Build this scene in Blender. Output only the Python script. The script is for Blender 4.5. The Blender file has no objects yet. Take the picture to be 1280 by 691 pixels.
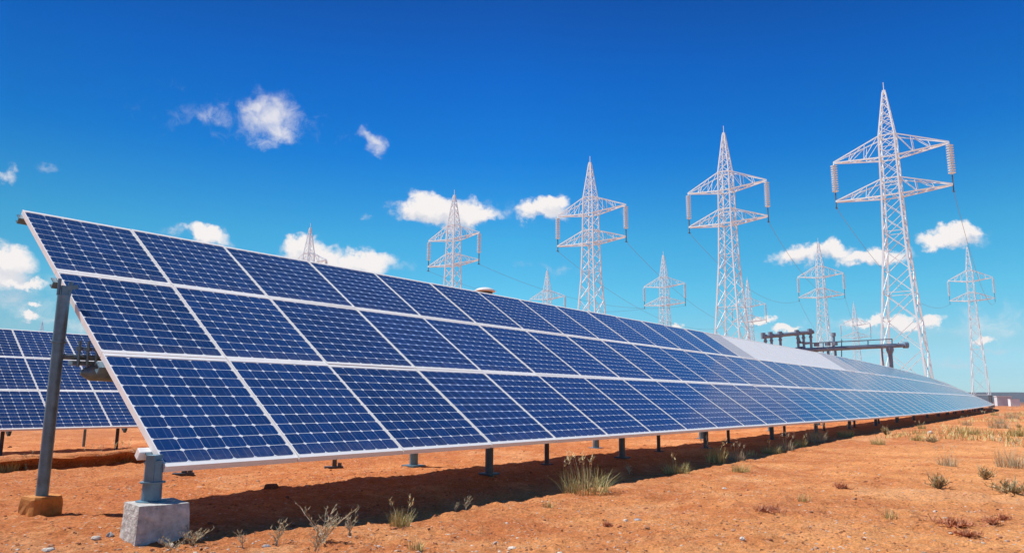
import bpy, math, random
import numpy as np
from mathutils import Vector, Matrix
R = math.radians
random.seed(7); rng = np.random.default_rng(7)
sc = bpy.context.scene
COL = sc.collection

# ------------------------------------------------------------------ camera
EYE = .8
PITCH, ROLL, FPX = R(9.48), R(.44), 908.0
_r = np.array([1., 0, 0]); FW = np.array([0, math.cos(PITCH), math.sin(PITCH)]); _u = np.array([0, -math.sin(PITCH), math.cos(PITCH)])
RT = math.cos(ROLL)*_r + math.sin(ROLL)*_u; UP = -math.sin(ROLL)*_r + math.cos(ROLL)*_u
cam = bpy.data.cameras.new('camera'); cam.sensor_width = 36; cam.lens = 36*FPX/1280; cam.clip_end = 30000; cam.clip_start = .05
co = bpy.data.objects.new('camera', cam); COL.objects.link(co); sc.camera = co
m = Matrix.Identity(4)
for i in range(3):
    m[i][0], m[i][1], m[i][2] = RT[i], UP[i], -FW[i]
m[2][3] = EYE
co.matrix_world = m

def ray(px, py):
    return FW + (px-640)/FPX*RT - (py-345.5)/FPX*UP
def ground_at(px, py, z=0.0):
    d = ray(px, py); t = (z-EYE)/d[2]
    return np.array([d[0]*t, d[1]*t])
def at_depth(px, py, Y):
    d = ray(px, py); return Vector((d[0]*Y/d[1], Y, EYE+d[2]*Y/d[1]))

# frame of the panel rows
YAW, TILT = R(38.5), R(34.6)
O2 = np.array([-1.978, 4.285]); DD = np.array([math.sin(YAW), math.cos(YAW)]); NN = np.array([math.cos(YAW), -math.sin(YAW)])
def un(x, y):
    return (x-O2[0])*DD[0]+(y-O2[1])*DD[1], (x-O2[0])*NN[0]+(y-O2[1])*NN[1]

# ------------------------------------------------------------------ noise + terrain height
_T = np.random.default_rng(3).random((256, 256))
def vnoise(x, y):
    x = np.asarray(x, float); y = np.asarray(y, float)
    xi = np.floor(x).astype(int); yi = np.floor(y).astype(int); fx = x-xi; fy = y-yi
    fx = fx*fx*(3-2*fx); fy = fy*fy*(3-2*fy)
    a = _T[xi & 255, yi & 255]; b = _T[(xi+1) & 255, yi & 255]; c = _T[xi & 255, (yi+1) & 255]; d = _T[(xi+1) & 255, (yi+1) & 255]
    return (a*(1-fx)+b*fx)*(1-fy)+(c*(1-fx)+d*fx)*fy - .5
def sstep(a, b, x):
    t = np.clip((x-a)/(b-a), 0, 1); return t*t*(3-2*t)
def height(x, y):
    x = np.asarray(x, float); y = np.asarray(y, float)
    u, n = un(x, y); r = np.hypot(x, y)
    z = -.30*sstep(-6.6, -10.5, n)
    z = z - .070*sstep(.5, 1.6, u)*sstep(14, 6, u)*sstep(-.9, -.2, n)*sstep(2.6, 1.0, n)
    z = z + .20*sstep(4, 40, u)*sstep(-6, -3, n)*sstep(30, 5, n)*sstep(120, 40, u)
    fade = 1/(1+(r/25)**2)
    z = z + vnoise(x*.35+7, y*.35)*.05*sstep(.8, 3, np.abs(n)+.5)
    z = z + (vnoise(x*1.1, y*1.1+30)*.022 + vnoise(x*2.9+11, y*2.9)*.022 + vnoise(x*7.3, y*7.3+50)*.020)*np.clip(fade*1.5, .15, 1)
    z = z + np.maximum(vnoise(x*13.7+3, y*13.7), 0)*.030*fade + np.maximum(vnoise(x*27, y*27+9)-.1, 0)*.045*fade
    z = z + vnoise(x*.02+5, y*.02)*1.2*sstep(120, 500, r)
    return z
def hz(x, y): return float(height(np.array([x]), np.array([y]))[0])

# ------------------------------------------------------------------ materials
def mat(name, col, rough=.6, metal=0.0, var=.0, scale=8.0, bump=0.0, spec=.5):
    mt = bpy.data.materials.new(name); mt.use_nodes = True
    nt = mt.node_tree; b = nt.nodes['Principled BSDF']
    b.inputs['Roughness'].default_value = rough; b.inputs['Metallic'].default_value = metal
    b.inputs['Base Color'].default_value = (*col, 1); b.inputs['Specular IOR Level'].default_value = spec
    if var > 0 or bump > 0:
        tc = nt.nodes.new('ShaderNodeTexCoord'); nz = nt.nodes.new('ShaderNodeTexNoise')
        nz.inputs['Scale'].default_value = scale; nz.inputs['Detail'].default_value = 6; nz.inputs['Roughness'].default_value = .65
        nt.links.new(tc.outputs['Object'], nz.inputs['Vector'])
        if var > 0:
            rp = nt.nodes.new('ShaderNodeMapRange'); rp.inputs[1].default_value = .3; rp.inputs[2].default_value = .7
            rp.inputs[3].default_value = 1-var; rp.inputs[4].default_value = 1+var
            nt.links.new(nz.outputs['Fac'], rp.inputs[0])
            mx = nt.nodes.new('ShaderNodeVectorMath'); mx.operation = 'SCALE'; mx.inputs[0].default_value = col
            nt.links.new(rp.outputs[0], mx.inputs['Scale']); nt.links.new(mx.outputs[0], b.inputs['Base Color'])
            r2 = nt.nodes.new('ShaderNodeMapRange'); r2.inputs[1].default_value = .3; r2.inputs[2].default_value = .7
            r2.inputs[3].default_value = max(.03, rough-.12); r2.inputs[4].default_value = min(1, rough+.12)
            nt.links.new(nz.outputs['Fac'], r2.inputs[0]); nt.links.new(r2.outputs[0], b.inputs['Roughness'])
        if bump > 0:
            bp = nt.nodes.new('ShaderNodeBump'); bp.inputs['Strength'].default_value = bump; bp.inputs['Distance'].default_value = .02
            nt.links.new(nz.outputs['Fac'], bp.inputs['Height']); nt.links.new(bp.outputs[0], b.inputs['Normal'])
    return mt
M = {}
M['frame'] = mat('anodised_aluminium', (.93, .91, .88), .5, .0, .03, 14, 0, .3)
M['back'] = mat('backsheet', (.78, .78, .80), .35, 0, .03, 5)
M['steel'] = mat('galvanised_steel', (.125, .22, .285), .42, .3, .28, 16, .08)
M['poststeel'] = mat('shaded_post', (.10, .115, .13), .55, .4, .25, 16, .08)  # base colour darkened for the shade under the row
M['darksteel'] = mat('dark_steel', (.075, .075, .085), .55, .3, .25, 20)
M['whitesteel'] = mat('white_painted_steel', (.80, .92, .98), .4, .0, .03, 3)
M['insul'] = mat('white_porcelain', (.74, .89, .97), .2)
M['footing'] = mat('grey_plinth', (.12, .12, .13), .8, 0, .25, 3)
M['gantry'] = mat('gantry_steel', (.20, .28, .38), .6, .1, .3, 2)
M['wire'] = mat('aluminium_wire', (.26, .30, .34), .5, .2)
M['dome'] = mat('white_plastic', (.80, .77, .74), .35, 0, .05, 9)
M['darkplastic'] = mat('dark_rubber', (.04, .04, .045), .6)
M['brown'] = mat('rusty_steel', (.20, .085, .04), .75, .1, .35, 18, .15)
M['building'] = mat('grey_wall', (.62, .62, .64), .8, 0, .1, 1)
M['white_wall'] = mat('white_wall', (.80, .80, .80), .7, 0, .05, 1)

class NB:
    """tiny node-graph builder"""
    def __init__(s, nt): s.nt = nt
    def m(s, op, a, b=None, c=None, clamp=False):
        n = s.nt.nodes.new('ShaderNodeMath'); n.operation = op; n.use_clamp = clamp
        for i, v in enumerate((a, b, c)):
            if v is None: continue
            if isinstance(v, (int, float)): n.inputs[i].default_value = v
            else: s.nt.links.new(v, n.inputs[i])
        return n.outputs[0]
    def mix(s, f, a, b):
        n = s.nt.nodes.new('ShaderNodeMix'); n.data_type = 'RGBA'
        for k, v in ((0, f), (6, a), (7, b)):
            if isinstance(v, (int, float)): n.inputs[k].default_value = v
            elif isinstance(v, tuple): n.inputs[k].default_value = (*v, 1)
            else: s.nt.links.new(v, n.inputs[k])
        return n.outputs[2]
    def noise(s, vec, scale, detail=4, rough=.55, dist=0.0):
        n = s.nt.nodes.new('ShaderNodeTexNoise'); n.inputs['Scale'].default_value = scale; n.inputs['Detail'].default_value = detail
        n.inputs['Roughness'].default_value = rough; n.inputs['Distortion'].default_value = dist
        s.nt.links.new(vec, n.inputs['Vector']); return n
    def rng(s, v, a, b, c=0.0, d=1.0, smooth=False):
        n = s.nt.nodes.new('ShaderNodeMapRange'); n.clamp = True
        if smooth: n.interpolation_type = 'SMOOTHSTEP'
        for k, x in ((1, a), (2, b), (3, c), (4, d)): n.inputs[k].default_value = x
        s.nt.links.new(v, n.inputs[0]); return n.outputs[0]
    def vec(s, op, a, b=None, scale=None):
        n = s.nt.nodes.new('ShaderNodeVectorMath'); n.operation = op
        for i, v in enumerate((a, b)):
            if v is None: continue
            if isinstance(v, tuple): n.inputs[i].default_value = v
            else: s.nt.links.new(v, n.inputs[i])
        if scale is not None:
            if isinstance(scale, (int, float)): n.inputs['Scale'].default_value = scale
            else: s.nt.links.new(scale, n.inputs['Scale'])
        return n

def cell_material(name, pale=0.0):
    mt = bpy.data.materials.new(name); mt.use_nodes = True; nt = mt.node_tree; g = NB(nt); b = nt.nodes['Principled BSDF']
    uv = nt.nodes.new('ShaderNodeTexCoord').outputs['UV']
    sp = nt.nodes.new('ShaderNodeSeparateXYZ'); nt.links.new(uv, sp.inputs[0]); U, V = sp.outputs[0], sp.outputs[1]
    fx = g.m('FRACT', U); fy = g.m('FRACT', V)
    ex = g.m('SUBTRACT', .5, g.m('ABSOLUTE', g.m('SUBTRACT', fx, .5)))
    ey = g.m('SUBTRACT', .5, g.m('ABSOLUTE', g.m('SUBTRACT', fy, .5)))
    line = g.m('MAXIMUM', g.m('MULTIPLY', g.m('LESS_THAN', ex, .011), .55), g.m('LESS_THAN', ey, .018))
    dia = g.m('LESS_THAN', g.m('ADD', ex, ey), .135)
    white = g.m('MAXIMUM', line, dia)
    bus = g.m('LESS_THAN', g.m('ABSOLUTE', g.m('SUBTRACT', g.m('ABSOLUTE', g.m('SUBTRACT', fx, .5)), .2)), .012)
    oi = nt.nodes.new('ShaderNodeObjectInfo')
    cmb = nt.nodes.new('ShaderNodeCombineXYZ'); nt.links.new(g.m('FLOOR', U), cmb.inputs[0]); nt.links.new(g.m('FLOOR', V), cmb.inputs[1])
    nt.links.new(g.m('MULTIPLY', oi.outputs['Random'], 97.0), cmb.inputs[2])
    wn = nt.nodes.new('ShaderNodeTexWhiteNoise'); nt.links.new(cmb.outputs[0], wn.inputs['Vector'])
    k = g.m('ADD', g.rng(wn.outputs['Value'], 0, 1, .84, 1.14), g.rng(oi.outputs['Random'], 0, 1, -.1, .1))
    nz = g.noise(uv, 3.0, 5, .6)
    k = g.m('MULTIPLY', k, g.rng(nz.outputs['Fac'], .3, .7, .9, 1.1))
    cell = g.vec('SCALE', (.0035, .035, .150), scale=k).outputs[0]
    c = g.mix(g.m('MULTIPLY', bus, .30), cell, (.25, .33, .48))
    c = g.mix(white, c, (.90, .91, .93))
    dust = g.rng(g.noise(uv, 1.3, 6, .65).outputs['Fac'], .35, .8, .0, .06)
    dust = g.m('ADD', dust, g.m('MULTIPLY', g.rng(V, 1.1, 0, 0, .22), g.rng(g.noise(uv, 2.2, 5, .7).outputs['Fac'], .35, .7)))
    c = g.mix(dust, c, (.42, .36, .33))
    if pale: c = g.mix(pale, c, (.92, .90, .89))  # reflected glare painted in as white over the cells
    nt.links.new(c, b.inputs['Base Color'])
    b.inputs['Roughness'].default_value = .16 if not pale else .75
    if not pale: nt.links.new(g.rng(nz.outputs['Fac'], .3, .7, .08, .2), b.inputs['Roughness'])
    b.inputs['Sheen Weight'].default_value = .42; b.inputs['Sheen Roughness'].default_value = .20; b.inputs['Sheen Tint'].default_value = (.32, .78, 1, 1)
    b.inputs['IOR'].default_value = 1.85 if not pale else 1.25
    return mt
M['cell'] = cell_material('solar_cells'); M['palecell'] = cell_material('glare_white_cells', .90); M['halfpale'] = cell_material('half_glare_cells', .52)

def soil_material():
    mt = bpy.data.materials.new('orange_soil'); mt.use_nodes = True; nt = mt.node_tree; g = NB(nt); b = nt.nodes['Principled BSDF']
    P = nt.nodes.new('ShaderNodeNewGeometry').outputs['Position']
    big = g.noise(P, .16, 4, .6); mid = g.noise(P, 1.1, 6, .65, .4); fin = g.noise(P, 9, 8, .7); gra = g.noise(P, 55, 5, .75)
    spx = nt.nodes.new('ShaderNodeSeparateXYZ'); nt.links.new(P, spx.inputs[0])
    # redder towards the rows of panels, paler sand out on the open ground
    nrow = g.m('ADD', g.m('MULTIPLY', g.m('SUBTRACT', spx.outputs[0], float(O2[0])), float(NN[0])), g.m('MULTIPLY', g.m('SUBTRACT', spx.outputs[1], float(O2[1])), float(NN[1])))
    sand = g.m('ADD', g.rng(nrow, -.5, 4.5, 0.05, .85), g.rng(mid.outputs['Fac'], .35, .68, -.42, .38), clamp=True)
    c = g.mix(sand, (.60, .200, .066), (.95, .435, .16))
    c = g.mix(g.rng(big.outputs['Fac'], .5, .68, 0, .6), c, (.46, .14, .05))
    mot = g.noise(P, .55, 5, .7, .8)
    c = g.mix(g.rng(mot.outputs['Fac'], .52, .66, 0, .55), c, (.50, .155, .060))
    c = g.mix(g.rng(mot.outputs['Fac'], .46, .36, 0, .45), c, (.88, .46, .22))
    c = g.mix(g.rng(fin.outputs['Fac'], .5, .75, 0, .55), c, (.84, .48, .24))
    c = g.mix(g.rng(fin.outputs['Fac'], .28, .45, .55, 0), c, (.24, .075, .03))
    gk = g.rng(gra.outputs['Fac'], .3, .7, .55, 1.42)
    c = g.vec('SCALE', c, scale=gk).outputs[0]
    vor = nt.nodes.new('ShaderNodeTexVoronoi'); vor.inputs['Scale'].default_value = 34; nt.links.new(P, vor.inputs['Vector'])
    sw = nt.nodes.new('ShaderNodeSeparateColor'); nt.links.new(vor.outputs['Color'], sw.inputs[0])
    spot = g.m('MULTIPLY', g.m('GREATER_THAN', sw.outputs[0], .955), g.m('LESS_THAN', vor.outputs['Distance'], .33))
    c = g.mix(g.m('MULTIPLY', spot, .7), c, (.72, .60, .50))
    spot2 = g.m('MULTIPLY', g.m('LESS_THAN', sw.outputs[0], .06), g.m('LESS_THAN', vor.outputs['Distance'], .4))
    c = g.mix(g.m('MULTIPLY', spot2, .7), c, (.14, .06, .04))
    # far away the plain is dull scrub
    dist = g.vec('LENGTH', P).outputs['Value']
    c = g.mix(g.rng(dist, 90, 420, 0, .92), c, (.19, .105, .085))
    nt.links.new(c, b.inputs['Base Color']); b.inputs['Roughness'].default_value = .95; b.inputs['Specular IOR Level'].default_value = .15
    h = g.m('ADD', g.m('MULTIPLY', fin.outputs['Fac'], .6), g.m('MULTIPLY', gra.outputs['Fac'], .22))
    bp = nt.nodes.new('ShaderNodeBump'); bp.inputs['Strength'].default_value = 1.0; bp.inputs['Distance'].default_value = .09
    nt.links.new(h, bp.inputs['Height']); nt.links.new(bp.outputs[0], b.inputs['Normal'])
    return mt
M['soil'] = soil_material()

def ramp_mat(name, cols, rough=.85, trans=False):
    """colour varies from face to face with the vertex attribute 'tone'"""
    mt = bpy.data.materials.new(name); mt.use_nodes = True; nt = mt.node_tree; b = nt.nodes['Principled BSDF']
    a = nt.nodes.new('ShaderNodeAttribute'); a.attribute_name = 'tone'
    r = nt.nodes.new('ShaderNodeValToRGB'); e = r.color_ramp.elements
    while len(e) < len(cols): e.new(.5)
    for i, c in enumerate(cols): e[i].position = i/(len(cols)-1); e[i].color = (*c, 1)
    nt.links.new(a.outputs['Fac'], r.inputs[0]); nt.links.new(r.outputs[0], b.inputs['Base Color'])
    b.inputs['Roughness'].default_value = rough; b.inputs['Specular IOR Level'].default_value = .2
    return mt
M['grass'] = ramp_mat('dry_green_grass', [(.22, .21, .07), (.40, .35, .13), (.62, .51, .23), (.74, .61, .34)])
M['straw'] = ramp_mat('straw_stalks', [(.30, .24, .14), (.46, .38, .24), (.58, .50, .34)])
M['greyshrub'] = ramp_mat('grey_green_scrub', [(.26, .21, .10), (.42, .33, .18), (.58, .45, .28)])
M['redweed'] = ramp_mat('red_brown_weed', [(.40, .13, .07), (.52, .22, .12), (.58, .32, .18)])
M['stones'] = ramp_mat('mixed_stones', [(.13, .06, .04), (.40, .14, .06), (.46, .20, .10), (.36, .22, .15), (.52, .40, .32), (.66, .57, .48)])
M['palestone'] = mat('pale_stone', (.60, .53, .46), .8, 0, .2, 20, .3)
M['greystone'] = mat('grey_stone', (.30, .29, .30), .8, 0, .25, 20, .3)

def concrete_material():
    mt = mat('weathered_concrete', (.50, .485, .455), .92, 0, .35, 22, 1.0); return mt
M['concrete'] = concrete_material()
M['orangestone'] = mat('ochre_footing', (.50, .20, .045), .9, 0, .3, 9, .6)

# ------------------------------------------------------------------ mesh builder
class MB:
    def __init__(s): s.v = []; s.f = []; s.mi = []; s.uv = {}; s.tone = []
    def add(s, vs, fs, mi=0, uvs=None, tone=0.0):
        o = len(s.v); s.v += [tuple(v) for v in vs]; s.tone += [tone]*len(vs)
        for k, f in enumerate(fs):
            if uvs and uvs.get(k): s.uv[len(s.f)] = uvs[k]
            s.f.append(tuple(i+o for i in f)); s.mi.append(mi)
    def box(s, x0, x1, y0, y1, z0, z1, mi=0, mtx=None):
        vs = [Vector(p) for p in ((x0,y0,z0),(x1,y0,z0),(x1,y1,z0),(x0,y1,z0),(x0,y0,z1),(x1,y0,z1),(x1,y1,z1),(x0,y1,z1))]
        if mtx: vs = [mtx @ v for v in vs]
        s.add(vs, [(3,2,1,0),(4,5,6,7),(0,1,5,4),(1,2,6,5),(2,3,7,6),(3,0,4,7)], mi)
    def bar(s, a, b, w, h=None, n=4, mi=0, w2=None, tone=0.0, caps=True):
        a = Vector(a); b = Vector(b); h = w if h is None else h; w2 = w if w2 is None else w2
        d = (b-a).normalized(); ref = Vector((0,0,1)) if abs(d.z) < .9 else Vector((1,0,0))
        x = d.cross(ref).normalized(); y = x.cross(d).normalized()
        vs = []; off = math.pi/4 if n == 4 else 0; k = math.sqrt(2) if n == 4 else 1
        for p, q in ((a, 1), (b, w2/w)):
            for i in range(n):
                t = off+2*math.pi*i/n; vs.append(p + x*math.cos(t)*w/2*k*q + y*math.sin(t)*h/2*k*q)
        fs = [(i, (i+1) % n, n+(i+1) % n, n+i) for i in range(n)]
        if caps: fs += [tuple(range(n-1, -1, -1)), tuple(range(n, 2*n))]
        s.add(vs, fs, mi, tone=tone)
    def tube(s, pts, rad, n=8, mi=0, tone=0.0):
        P = [Vector(p) for p in pts]; vs = []
        for i, p in enumerate(P):
            d = (P[min(i+1, len(P)-1)]-P[max(i-1, 0)]).normalized(); ref = Vector((0,0,1)) if abs(d.z) < .9 else Vector((1,0,0))
            x = d.cross(ref).normalized(); y = x.cross(d).normalized(); r = rad[i] if isinstance(rad, (list, tuple)) else rad
            vs += [p + x*math.cos(2*math.pi*k/n)*r + y*math.sin(2*math.pi*k/n)*r for k in range(n)]
        fs = []
        for i in range(len(P)-1):
            fs += [(i*n+k, i*n+(k+1) % n, (i+1)*n+(k+1) % n, (i+1)*n+k) for k in range(n)]
        fs += [tuple(range(n-1, -1, -1)), tuple(range((len(P)-1)*n, len(P)*n))]
        s.add(vs, fs, mi, tone=tone)
    def lathe(s, prof, base=(0,0,0), n=16, mi=0):
        bx, by, bz = base
        pts = [(bx+r*math.cos(2*math.pi*k/n), by+r*math.sin(2*math.pi*k/n), bz+z) for r, z in prof for k in range(n)]
        fs = []
        for i in range(len(prof)-1):
            fs += [(i*n+k, i*n+(k+1) % n, (i+1)*n+(k+1) % n, (i+1)*n+k) for k in range(n)]
        fs += [tuple(range(n-1, -1, -1)), tuple(range((len(prof)-1)*n, len(prof)*n))]
        s.add(pts, fs, mi)
    def mesh(s, name, mats, smooth=False, tone=False):
        me = bpy.data.meshes.new(name); me.from_pydata(s.v, [], s.f)
        for mt in (mats if isinstance(mats, (list, tuple)) else [mats]): me.materials.append(mt)
        me.polygons.foreach_set('material_index', s.mi)
        if s.uv:
            ul = me.uv_layers.new(name='UVMap')
            for fi, uvs in s.uv.items():
                for li, c in zip(me.polygons[fi].loop_indices, uvs): ul.data[li].uv = c
        if tone:
            at = me.attributes.new('tone', 'FLOAT', 'POINT'); at.data.foreach_set('value', s.tone)
        if smooth: me.shade_smooth()
        me.update(); return me
    def obj(s, name, mats, parent=None, smooth=False, tone=False, bevel=0.0):
        o = link(name, s.mesh(name, mats, smooth, tone), parent)
        if bevel:
            b = o.modifiers.new('bevel', 'BEVEL'); b.width = bevel; b.segments = 2; b.limit_method = 'ANGLE'
        return o
def link(name, data, parent=None):
    o = bpy.data.objects.new(name, data); COL.objects.link(o)
    if parent: o.parent = parent
    return o
def tag(o, label=None, cat=None, group=None, kind=None):
    if label: o['label'] = label
    if cat: o['category'] = cat
    if group: o['group'] = group
    if kind: o['kind'] = kind
    return o
def empty(name, loc=(0,0,0), rz=0):
    o = bpy.data.objects.new(name, None); COL.objects.link(o); o.location = loc; o.rotation_euler = (0,0,rz); o.empty_display_size = .2
    return o
def copy_tree(o, parent=None):
    c = o.copy(); COL.objects.link(c); c.parent = parent
    for ch in list(o.children): copy_tree(ch, c)
    return c

# ------------------------------------------------------------------ ground
def build_ground():
    fine = np.radians(np.arange(-46, 46.01, .26)); coarse = np.radians(np.arange(46, 314, 4.0))[1:]
    ang = np.concatenate([fine, coarse]); na = len(ang)
    rr = [.45]
    while rr[-1] < 9000: rr.append(rr[-1]*(1.0062 if rr[-1] < 45 else 1.03))
    rr = np.array(rr); nr = len(rr)
    A, Rr = np.meshgrid(ang, rr); X = Rr*np.sin(A); Y = Rr*np.cos(A); Z = height(X, Y)
    v = np.stack([X, Y, Z], -1).reshape(-1, 3); v = np.vstack([v, [[0, 0, 0]]])
    i = np.arange(nr-1)[:, None]*na; k = np.arange(na)[None]; k2 = (k+1) % na
    q = np.stack([i+k, i+na+k, i+na+k2, i+k2], -1).reshape(-1, 4)[:, ::-1]
    c = len(v)-1; kk = np.arange(na)
    tri = np.stack([np.full(na, c), kk, (kk+1) % na], -1)[:, ::-1]
    me = bpy.data.meshes.new('ground'); me.vertices.add(len(v)); me.vertices.foreach_set('co', v.ravel())
    nl = q.size+tri.size; me.loops.add(nl); me.loops.foreach_set('vertex_index', np.concatenate([q.ravel(), tri.ravel()]))
    st = np.concatenate([np.arange(len(q))*4, len(q)*4+np.arange(len(tri))*3])
    me.polygons.add(len(st)); me.polygons.foreach_set('loop_start', st)
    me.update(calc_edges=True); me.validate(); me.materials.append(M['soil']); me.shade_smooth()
    o = link('ground', me); tag(o, kind='structure')
build_ground()

# low soil bank added behind the front row, undercut to form a shade band
def build_shade_bank():
    prof = [(-1.1, -.06), (-.7, .02), (-.35, .10), (-.12, .165), (-.03, .150), (.0, .13), (-.03, .105), (-.10, .03), (-.12, -.10)]
    us = np.arange(-14, 46, .09); vs = []; fs = []
    for u in us:
        kk = .9+.5*float(vnoise(u*.45, 4.)) + .5*float(vnoise(u*2.1, 9.)); wob = .35*float(vnoise(u*.2, 2.))+.07*float(vnoise(u*3.1, 1.))
        for a, (n, z) in enumerate(prof):
            nn_ = -4.95+n+wob*.6+.03*float(vnoise(u*6, a*3.)); p = O2+u*DD+nn_*NN
            vs.append((p[0], p[1], hz(*p)*.6+z*kk+.025*float(vnoise(u*8+a, a*2.))))
    n = len(prof)
    for i in range(len(us)-1):
        for a in range(n-1): fs.append((i*n+a, i*n+a+1, (i+1)*n+a+1, (i+1)*n+a))
    b = MB(); b.add(vs, fs); o = b.obj('shade_bank', M['soil']); tag(o, kind='structure')
build_shade_bank()

def build_hills():
    mt = mat('far_scrub_hills', (.050, .052, .062), .95, 0, .35, .004)
    for (rad, h0, seed) in ((3600, 46, 1.), (2600, 17, 8.)):
        vs = []; fs = []; N = 240
        for i in range(N):
            a = 2*math.pi*i/N
            h = h0*(.85+.5*float(vnoise(math.cos(a)*4+9*seed, math.sin(a)*4))+.25*float(vnoise(math.cos(a)*15+seed, math.sin(a)*15)))
            for rr, zz in ((rad-420, -6), (rad-150, h*.55), (rad, h), (rad+300, h*.8), (rad+900, -6)):
                vs.append((rr*math.sin(a), rr*math.cos(a), zz))
        for i in range(N):
            for k in range(4):
                j = (i+1) % N; fs.append((i*5+k, i*5+k+1, j*5+k+1, j*5+k))
        b = MB(); b.add(vs, fs); o = b.obj('hills', mt, smooth=True); tag(o, kind='structure')
build_hills()

# ------------------------------------------------------------------ solar arrays
HT = [1.21, 1.16, 1.10]; V0 = [0, 1.21, 2.37]; SLOPE = 3.47
FE, FS, GAP, FT = .029, .0078, .010, .042
_mod = {}
def module_meshes(w, h, nx, pale):
    key = (round(w, 3), h, nx, pale)
    if key not in _mod:
        x0, x1, y0, y1 = GAP/2, w-GAP/2, GAP/2, h-GAP/2
        f = MB()
        f.box(x0, x0+FS, y0, y1, -FT, 0); f.box(x1-FS, x1, y0, y1, -FT, 0)
        f.box(x0+FS, x1-FS, y0, y0+FE, -FT, -.0015); f.box(x0+FS, x1-FS, y1-FE, y1, -FT, -.0015)
        p = MB(); p.box(x0+FS, x1-FS, y0+FE, y1-FE, -.032, -.0075, 0)
        mx, my = .002, .006; a, b, c, d = x0+FS+mx, x1-FS-mx, y0+FE+my, y1-FE-my
        p.add([(a, c, -.005), (b, c, -.005), (b, d, -.005), (a, d, -.005)], [(0, 1, 2, 3)], 1, {0: [(0, 0), (nx, 0), (nx, 10), (0, 10)]})
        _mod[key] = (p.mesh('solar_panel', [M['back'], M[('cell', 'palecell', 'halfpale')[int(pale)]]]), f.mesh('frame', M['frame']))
    return _mod[key]
class Path:
    """bottom edge of a row of panels: a point and a heading for every distance u along it"""
    def __init__(s, x, y, z, bend=True):
        s.us = np.arange(-20, 200.01, .25); yaw = np.full(len(s.us), YAW)
        if bend: yaw = YAW - R(6.1)*sstep(15, 80, s.us)
        dx = np.sin(yaw)*.25; dy = np.cos(yaw)*.25
        k0 = 80; s.x = np.concatenate([[0], np.cumsum(dx[:-1])]); s.y = np.concatenate([[0], np.cumsum(dy[:-1])])
        s.x += x-s.x[k0]; s.y += y-s.y[k0]; s.z = z; s.yaw = yaw; s.bend = bend
    def frame(s, u):
        x = float(np.interp(u, s.us, s.x)); y = float(np.interp(u, s.us, s.y)); w = float(np.interp(u, s.us, s.yaw))
        d = Vector((math.sin(w), math.cos(w), 0)); b = Vector((-math.cos(w), math.sin(w), 0))
        return Vector((x, y, s.z+(.2*float(sstep(15, 60, u)) if s.bend else 0))), d, b
    def pt(s, u, n, z):
        """n metres towards the viewer side of the bottom edge, z above the ground datum"""
        p, d, b = s.frame(u); q = p - b*n; return Vector((q.x, q.y, z))
    def tilt(s, u): return TILT - (R(6.5)*float(sstep(18, 60, u)) if s.bend else 0)
    def matrix(s, u, v, dn=0.0):
        p, d, b = s.frame(u); t = s.tilt(u); sl = b*math.cos(t)+Vector((0,0,math.sin(t))); nr = d.cross(sl)
        o = p+sl*v+nr*dn; mm = Matrix.Identity(4)
        for i in range(3): mm[i][0], mm[i][1], mm[i][2], mm[i][3] = d[i], sl[i], nr[i], o[i]
        return mm
    def under(s, n, u=0):      # height of the panel underside n metres out
        return s.frame(u)[0].z - n*math.tan(s.tilt(u))

def rail_mesh(path, u0, u1, v, step, name='purlin'):
    b = MB(); us = [u0]
    while us[-1] < u1-1e-6: us.append(min(us[-1]+step, u1))
    prof = [(-.035, -FT-.004), (.035, -FT-.004), (.035, -FT-.012), (-.025, -FT-.012), (-.025, -FT-.05), (.015, -FT-.05), (.015, -FT-.058), (-.035, -FT-.058)]
    vs = []; n = len(prof)
    for u in us:
        mm = path.matrix(u, v)
        vs += [mm @ Vector((0, y, z)) for y, z in prof]
    fs = [(i*n+k, i*n+(k+1) % n, (i+1)*n+(k+1) % n, (i+1)*n+k) for i in range(len(us)-1) for k in range(n)]
    fs += [tuple(range(n-1, -1, -1)), tuple(range((len(us)-1)*n, len(us)*n))]
    b.add(vs, fs); return b

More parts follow.
